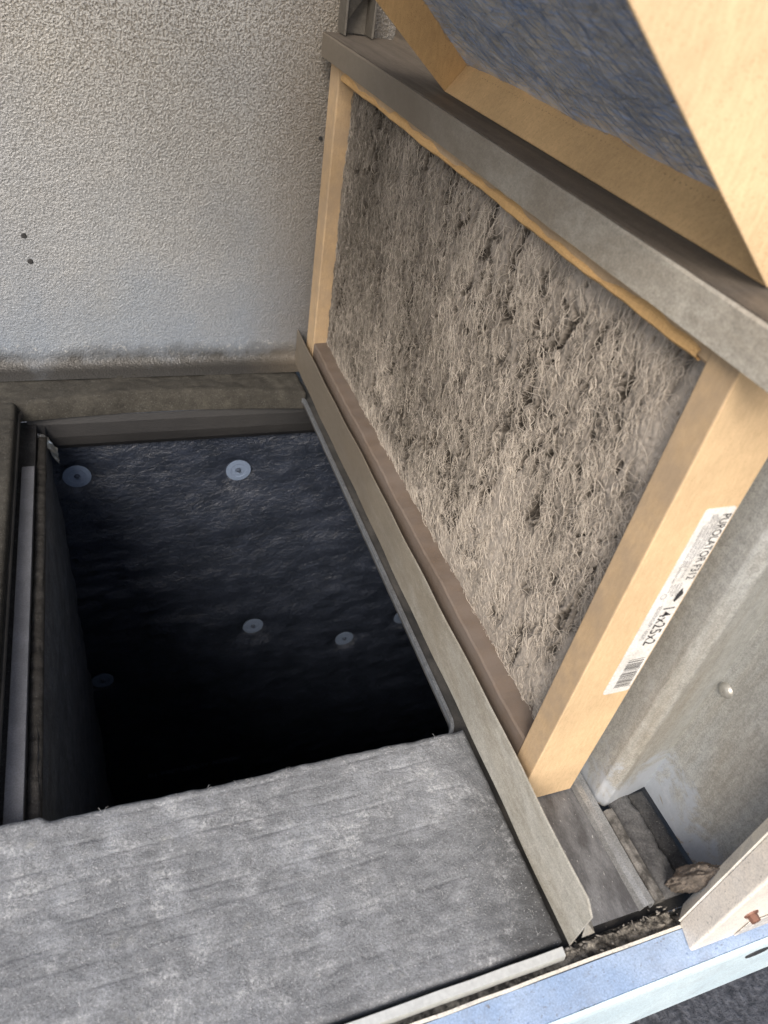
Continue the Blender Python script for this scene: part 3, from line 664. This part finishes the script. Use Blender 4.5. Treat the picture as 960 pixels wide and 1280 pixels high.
an = np.where(rs.rand(NB_) < .6, rs.normal(-.35, .25, NB_), rs.normal(.9, .3, NB_)); cv = rs.normal(0, 9, NB_)
A = an[:, None]+cv[:, None]*ln[:, None]*(t[None]-.5); pa = np.cumsum(np.sin(A)*ln[:, None]/8, 1); pb = np.cumsum(np.cos(A)*ln[:, None]/8, 1)
pa = np.clip(ca[:, None]+pa-pa.mean(1, keepdims=True), wt+.001, LL-wt-.001); pb = np.clip(cb[:, None]+pb-pb.mean(1, keepdims=True), wt+.001, W2-wt-.001)
ph = sample(hh, pa/(LL-2*wt)*(nu-1), pb/(W2-2*wt)*(nv-1))-rs.uniform(0, .0012, NB_)[:, None]
paths = np.stack([pa, pb, ph], -1)@np.array([d2, yax, n2])+np.array(F2.location)
bf = tubes('glass_fibres', paths, np.full((NB_, 8), .00009)*rs.uniform(.5, 1.5, NB_)[:, None], np.repeat(rs.rand(NB_)[:, None], 8, 1), media_material('blue_and_grey_fibres', (.15, .24, .44), (.38, .37, .34), .0002), F2); bf['kind'] = 'stuff'
# row of small perforations along the long board
bm = bmesh.new()
for i in range(70):
    bb = .02+i*.0042; Mx = bas @ Matrix.Translation((wt+.00008, bb, .0195+rnd.uniform(-.0003, .0003))) @ Matrix.Diagonal((.12, 1, .6, 1))
    bmesh.ops.create_icosphere(bm, subdivisions=1, radius=rnd.uniform(.0003, .0007), matrix=Mx)
pf = bm_obj('perforation_line', bm, plain('perforation_shadow', (.30, .19, .09), .9), F2); pf['kind'] = 'stuff'

# ------------------------------------------------------------------ upper rail and its bracket
ra = empty('filter_rail', 'galvanised upper rail running above the dirty filter under the leaning one', 'rail', (-.0058, 0, ZT1))
def railp():
    xo = -.0064
    return [(xo, ZT1), (xo, ZT2-.0006), (xo+.0012, ZT2), (.066, ZT2), (.068, ZT2+.004), (.068, ZT2+.03)]
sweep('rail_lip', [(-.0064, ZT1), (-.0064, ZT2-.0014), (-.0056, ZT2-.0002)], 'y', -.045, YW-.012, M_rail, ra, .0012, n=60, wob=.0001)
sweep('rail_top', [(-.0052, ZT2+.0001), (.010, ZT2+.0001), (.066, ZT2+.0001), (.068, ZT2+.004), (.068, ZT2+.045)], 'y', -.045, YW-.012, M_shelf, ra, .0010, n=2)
br = empty('steel_bracket', 'small dark open-ended box bracket on the upper rail by the back wall', 'bracket', (.024, .60, ZT2))
M_brk = galv('grimy_bracket_steel', (.13, .12, .105), (.05, .045, .04), .7, .3, .5)
bx0, bx1, by0, by1, bz0, bz1 = .0085, .0385, .598, .622, ZT2+.0015, ZT2+.045
box('bracket_side', bx0, bx0+.002, by0, by1, bz0, bz1, M_brk, br, .0003); box('bracket_side', bx1-.002, bx1, by0, by1, bz0, bz1, M_brk, br, .0003)
box('bracket_top', bx0+.0021, bx1-.0021, by0, by1, bz1-.002, bz1, M_brk, br, .0003); box('bracket_back', bx0+.0021, bx1-.0021, by1-.002, by1, bz0, bz1-.0021, M_brk, br, .0003)
bm = bmesh.new(); vv = [bm.verts.new(c) for c in ((bx0+.003, by0+.003, bz1-.003), (bx0+.003, by0+.003, bz0+.012), (bx1-.004, by0+.010, bz1-.003))]; bm.faces.new(vv); bmesh.ops.solidify(bm, geom=bm.faces[:], thickness=.001); bm_obj('gusset', bm, M_brk, br)

# ------------------------------------------------------------------ right side: bent galvanised panel
sp_ = empty('side_panel', 'bent galvanised steel side panel to the right of the filters with one screw', 'steel panel', (.1, -.01, 0))
def bent(name, pts, z0, z1, m, parent, th=.0012, rd=.0022):
    P = [Vector(p) for p in pts]; out = [P[0]]
    for i in range(1, len(P)-1):
        a = (P[i-1]-P[i]).normalized(); b_ = (P[i+1]-P[i]).normalized()
        s, e = P[i]+a*rd, P[i]+b_*rd
        for k_ in range(6): t_ = k_/5; out.append((1-t_)**2*s+2*t_*(1-t_)*P[i]+t_*t_*e)
    out.append(P[-1]); return sweep(name, out, 'z', z0, z1, m, parent, th, n=2)
pan = bent('panel_sheet', [(.0585, .40), (.0585, -.010), (.064, -.0165), (.1035, -.0105), (.104, -.094)], .001, .60, M_galvpanel, sp_, rd=.0012)
bm = bmesh.new(); T = Matrix.Translation((.1032, -.0175, .126)) @ Matrix.Rotation(-math.pi/2, 4, 'Y')
prev = None
for rad, hz_ in ((.0052, -.0005), (.0052, .0006), (.0042, .0022), (.0026, .0031), (.0009, .0033), (.0007, .0024)):
    cur = [bm.verts.new(T @ Vector((rad*math.cos(2*math.pi*k_/24), rad*math.sin(2*math.pi*k_/24), hz_))) for k_ in range(24)]
    if prev:
        for k_ in range(24): bm.faces.new((prev[k_], prev[(k_+1) % 24], cur[(k_+1) % 24], cur[k_]))
    prev = cur
bm.faces.new(prev)
bm_obj('screw', bm, M_screw, sp_)
# strips on the floor right of the channel
g1 = sweep('gasket_strip', [(.0575, .001), (.0578, .006), (.060, .008), (.0645, .0075), (.066, .003), (.066, .001)], 'y', -.084, -.022, two('worn_gasket', (.05, .047, .043), (.25, .24, .225), 110, .8, .6, .001, lo=.4), None, n=7, wob=.0004, closed=True)
tag(g1, 'narrow worn light strip on the floor beside the rear lip of the channel', 'gasket')
pad('insulation_strip', .068, .0865, -.083, -.011, .0035, .004, M_fuzz, 'torn grey fuzzy liner strip on the floor near the galvanised side panel', 151, .001, .0007, None, lambda X, Y, Z: (X+np.where(X > .08, .0009*np.sin(Y*130)+.0006*np.sin(Y*410+1)+.0003*np.sin(Y*1330), 0), Y, Z))
pad('insulation_strip', .0885, .1030, -.083, -.011, -.001, .004, M_lstrip, 'smooth black liner strip lying along the foot of the side panel', 161, .0015, .0003)
# ------------------------------------------------------------------ front edge
fr = empty('cabinet_rail', 'painted bottom rail, tinted blue for sky reflection, along the front of the cabinet with a bright inner lip', 'cabinet rail', (-.1, -.1, 0))
sweep('inner_lip', [(-.0895, -.006), (-.0895, .0022), (-.0935, .0016), (-.0945, -.003)], 'x', -.60, -.0135, M_white, fr, .0008, n=30, wob=.0002)
sweep('dirty_trough', [(-.0880, -.0130), (-.0945, -.0045), (-.0990, -.0040)], 'x', -.60, .105, M_debris, fr, .0012, n=60, wob=.0004)
sweep('painted_edge', [(-.0992, -.004), (-.0995, .0012), (-.1008, .0012)], 'x', -.60, .16, M_cream, fr, .0009, n=40, wob=.0003)
sweep('flange', [(-.1012, .0004), (-.1205, -.0012)], 'x', -.60, .30, M_blue, fr, .0012, n=2)
sweep('front_face', [(-.1207, -.0012), (-.1226, -.0026), (-.1232, -.006), (-.1232, -.092)], 'x', -.60, .30, M_cyan, fr, .0012, n=2)
bm = bmesh.new(); bmesh.ops.create_cone(bm, cap_ends=True, segments=20, radius1=.006, radius2=.006, depth=.001, matrix=Matrix.Translation((.1215, -.1241, -.017)) @ Matrix.Rotation(math.pi/2, 4, 'X') @ Matrix.Diagonal((1.6, .8, 1, 1)))
bm_obj('slot', bm, M_dark, fr)
# caked debris along the trough near the post
nx_, ny_ = 110, 26
Xd = np.linspace(-.012, .070, nx_)[:, None]+np.zeros((1, ny_)); Yd = np.linspace(-.0985, -.0865, ny_)[None, :]+np.zeros((nx_, 1))
Zd = -.0045+.0008*noise2(nx_, ny_, .00075, .0006, .005, .0025, 301)+.0008*noise2(nx_, ny_, .00075, .0006, .0012, .001, 302)+.0015
ed = np.minimum(np.minimum(Xd+.012, .070-Xd), np.minimum(Yd+.0985, -.0865-Yd)); Zd = Zd-.006*np.clip(1-ed/.003, 0, 1)
db = mesh_np('debris', np.stack([Xd, Yd, Zd], -1).reshape(-1, 3), grid_faces(nx_, ny_), M_debris); db['kind'] = 'stuff'; tag(db, 'caked dirt and grit along the trough in front of the channel end', 'dirt')
# beige corner post
po = empty('corner_post', 'beige painted cabinet corner post at the lower right with a rusty screw', 'post', (.07, -.105, 0))
bent('post_sheet', [(.0695, -.0985), (.0655, -.1135), (.24, -.1135)], .0022, .50, M_beige, po, .0012, .0018)
sweep('post_edge', [(.0692, -.0975), (.0785, -.0900), (.090, -.090)], 'z', .002, .50, M_cream, po, .0016, n=2)
bm = bmesh.new(); T = Matrix.Translation((.089, -.1155, .042)) @ Matrix.Rotation(math.pi/2, 4, 'X')
bmesh.ops.create_cone(bm, cap_ends=True, segments=6, radius1=.0034, radius2=.0030, depth=.005, matrix=T @ Matrix.Translation((0, 0, .001)))
bmesh.ops.create_cone(bm, cap_ends=True, segments=20, radius1=.0048, radius2=.0044, depth=.001, matrix=T @ Matrix.Translation((0, 0, -.001)))
bm_obj('screw', bm, M_rust, po)
bm = bmesh.new(); add_box(bm, .098, .14, -.1152, -.1145, .004, .024, .0002); bm_obj('scratched_label', bm, two('worn_label', (.35, .33, .30), (.75, .72, .68), 260, .5, .2, .0005), po)
# brown foam lump wedged behind the post
bm = bmesh.new(); bmesh.ops.create_icosphere(bm, subdivisions=5, radius=1)
from mathutils import noise as mn
for v in bm.verts:
    p = v.co.copy(); q = 1+.28*mn.noise(p*1.8)+.16*mn.noise(p*5)+.12*mn.noise(p*13)+.08*mn.noise(p*30)
    v.co = Vector((p.x*.0068*q, p.y*.0066*q, p.z*.028*q)); v.co = Matrix.Rotation(.25, 3, 'X') @ v.co+Vector((.0775, -.0835, .028))
fm_ = bm_obj('foam_plug', bm, M_foam, None, True); tag(fm_, 'lump of dirty brown foam wedged behind the beige corner post', 'foam')
# ------------------------------------------------------------------ lint hairs on the front mat
NH = 900; t = np.linspace(0, 1, 6)
hx = rs.uniform(-.45, -.02, NH); hy = rs.uniform(-.08, .066, NH)
edge_ = rs.rand(NH) < .04; hy[edge_] = .0625+rs.normal(0, .0008, edge_.sum()); hx[edge_] = rs.uniform(-.32, -.03, edge_.sum())
ln = rs.uniform(.001, .0045, NH); an = rs.uniform(0, 6.28, NH); cu = rs.normal(0, 250, NH)
A = an[:, None]+cu[:, None]*ln[:, None]*t[None]
PXh = hx[:, None]+np.cumsum(np.cos(A)*ln[:, None]/6, 1); PYh = hy[:, None]+np.cumsum(np.sin(A)*ln[:, None]/6, 1)
PZh = .0006+(rs.uniform(0, .0022, NH)[:, None]*np.sin(math.pi*t*.7)[None])+np.where(edge_, .0, .0)[:, None]
li = tubes('lint', np.stack([PXh, PYh, PZh], -1), np.full((NH, 6), .00008), np.ones((NH, 6)), plain('pale_lint', (.42, .42, .42), .9), None); li['kind'] = 'stuff'; tag(li, 'pale lint hairs on the grey insulation mat', 'lint')

# loose grit and flakes in the corner
bm = bmesh.new()
for i in range(60):
    if i < 150: x, y, z = rnd.uniform(-.01, .075), rnd.gauss(-.0905, .003), -.0005
    else: x, y, z = rnd.uniform(.0, .10), rnd.uniform(-.082, -.0), .0035+(.003 if rnd.random() < .2 else 0)
    if y < -.099 or y > .0: continue
    q = rnd.uniform(.0004, .0013)*(1.4 if rnd.random() < .1 else 1)
    bmesh.ops.create_icosphere(bm, subdivisions=1, radius=q, matrix=Matrix.Translation((x, y, z)) @ Matrix.Rotation(rnd.uniform(0, 6), 4, Vector((rnd.random(), rnd.random(), 1)).normalized()) @ Matrix.Diagonal((rnd.uniform(.6, 2.2), rnd.uniform(.4, 1), rnd.uniform(.2, .6), 1)))
gt = bm_obj('grit', bm, two('grit_flakes', (.05, .045, .04), (.28, .26, .23), 300, .95, .2, .0004, lo=.4, hi=.6)); gt['kind'] = 'stuff'; tag(gt, 'loose grit and flakes scattered around the near end of the channel', 'grit')
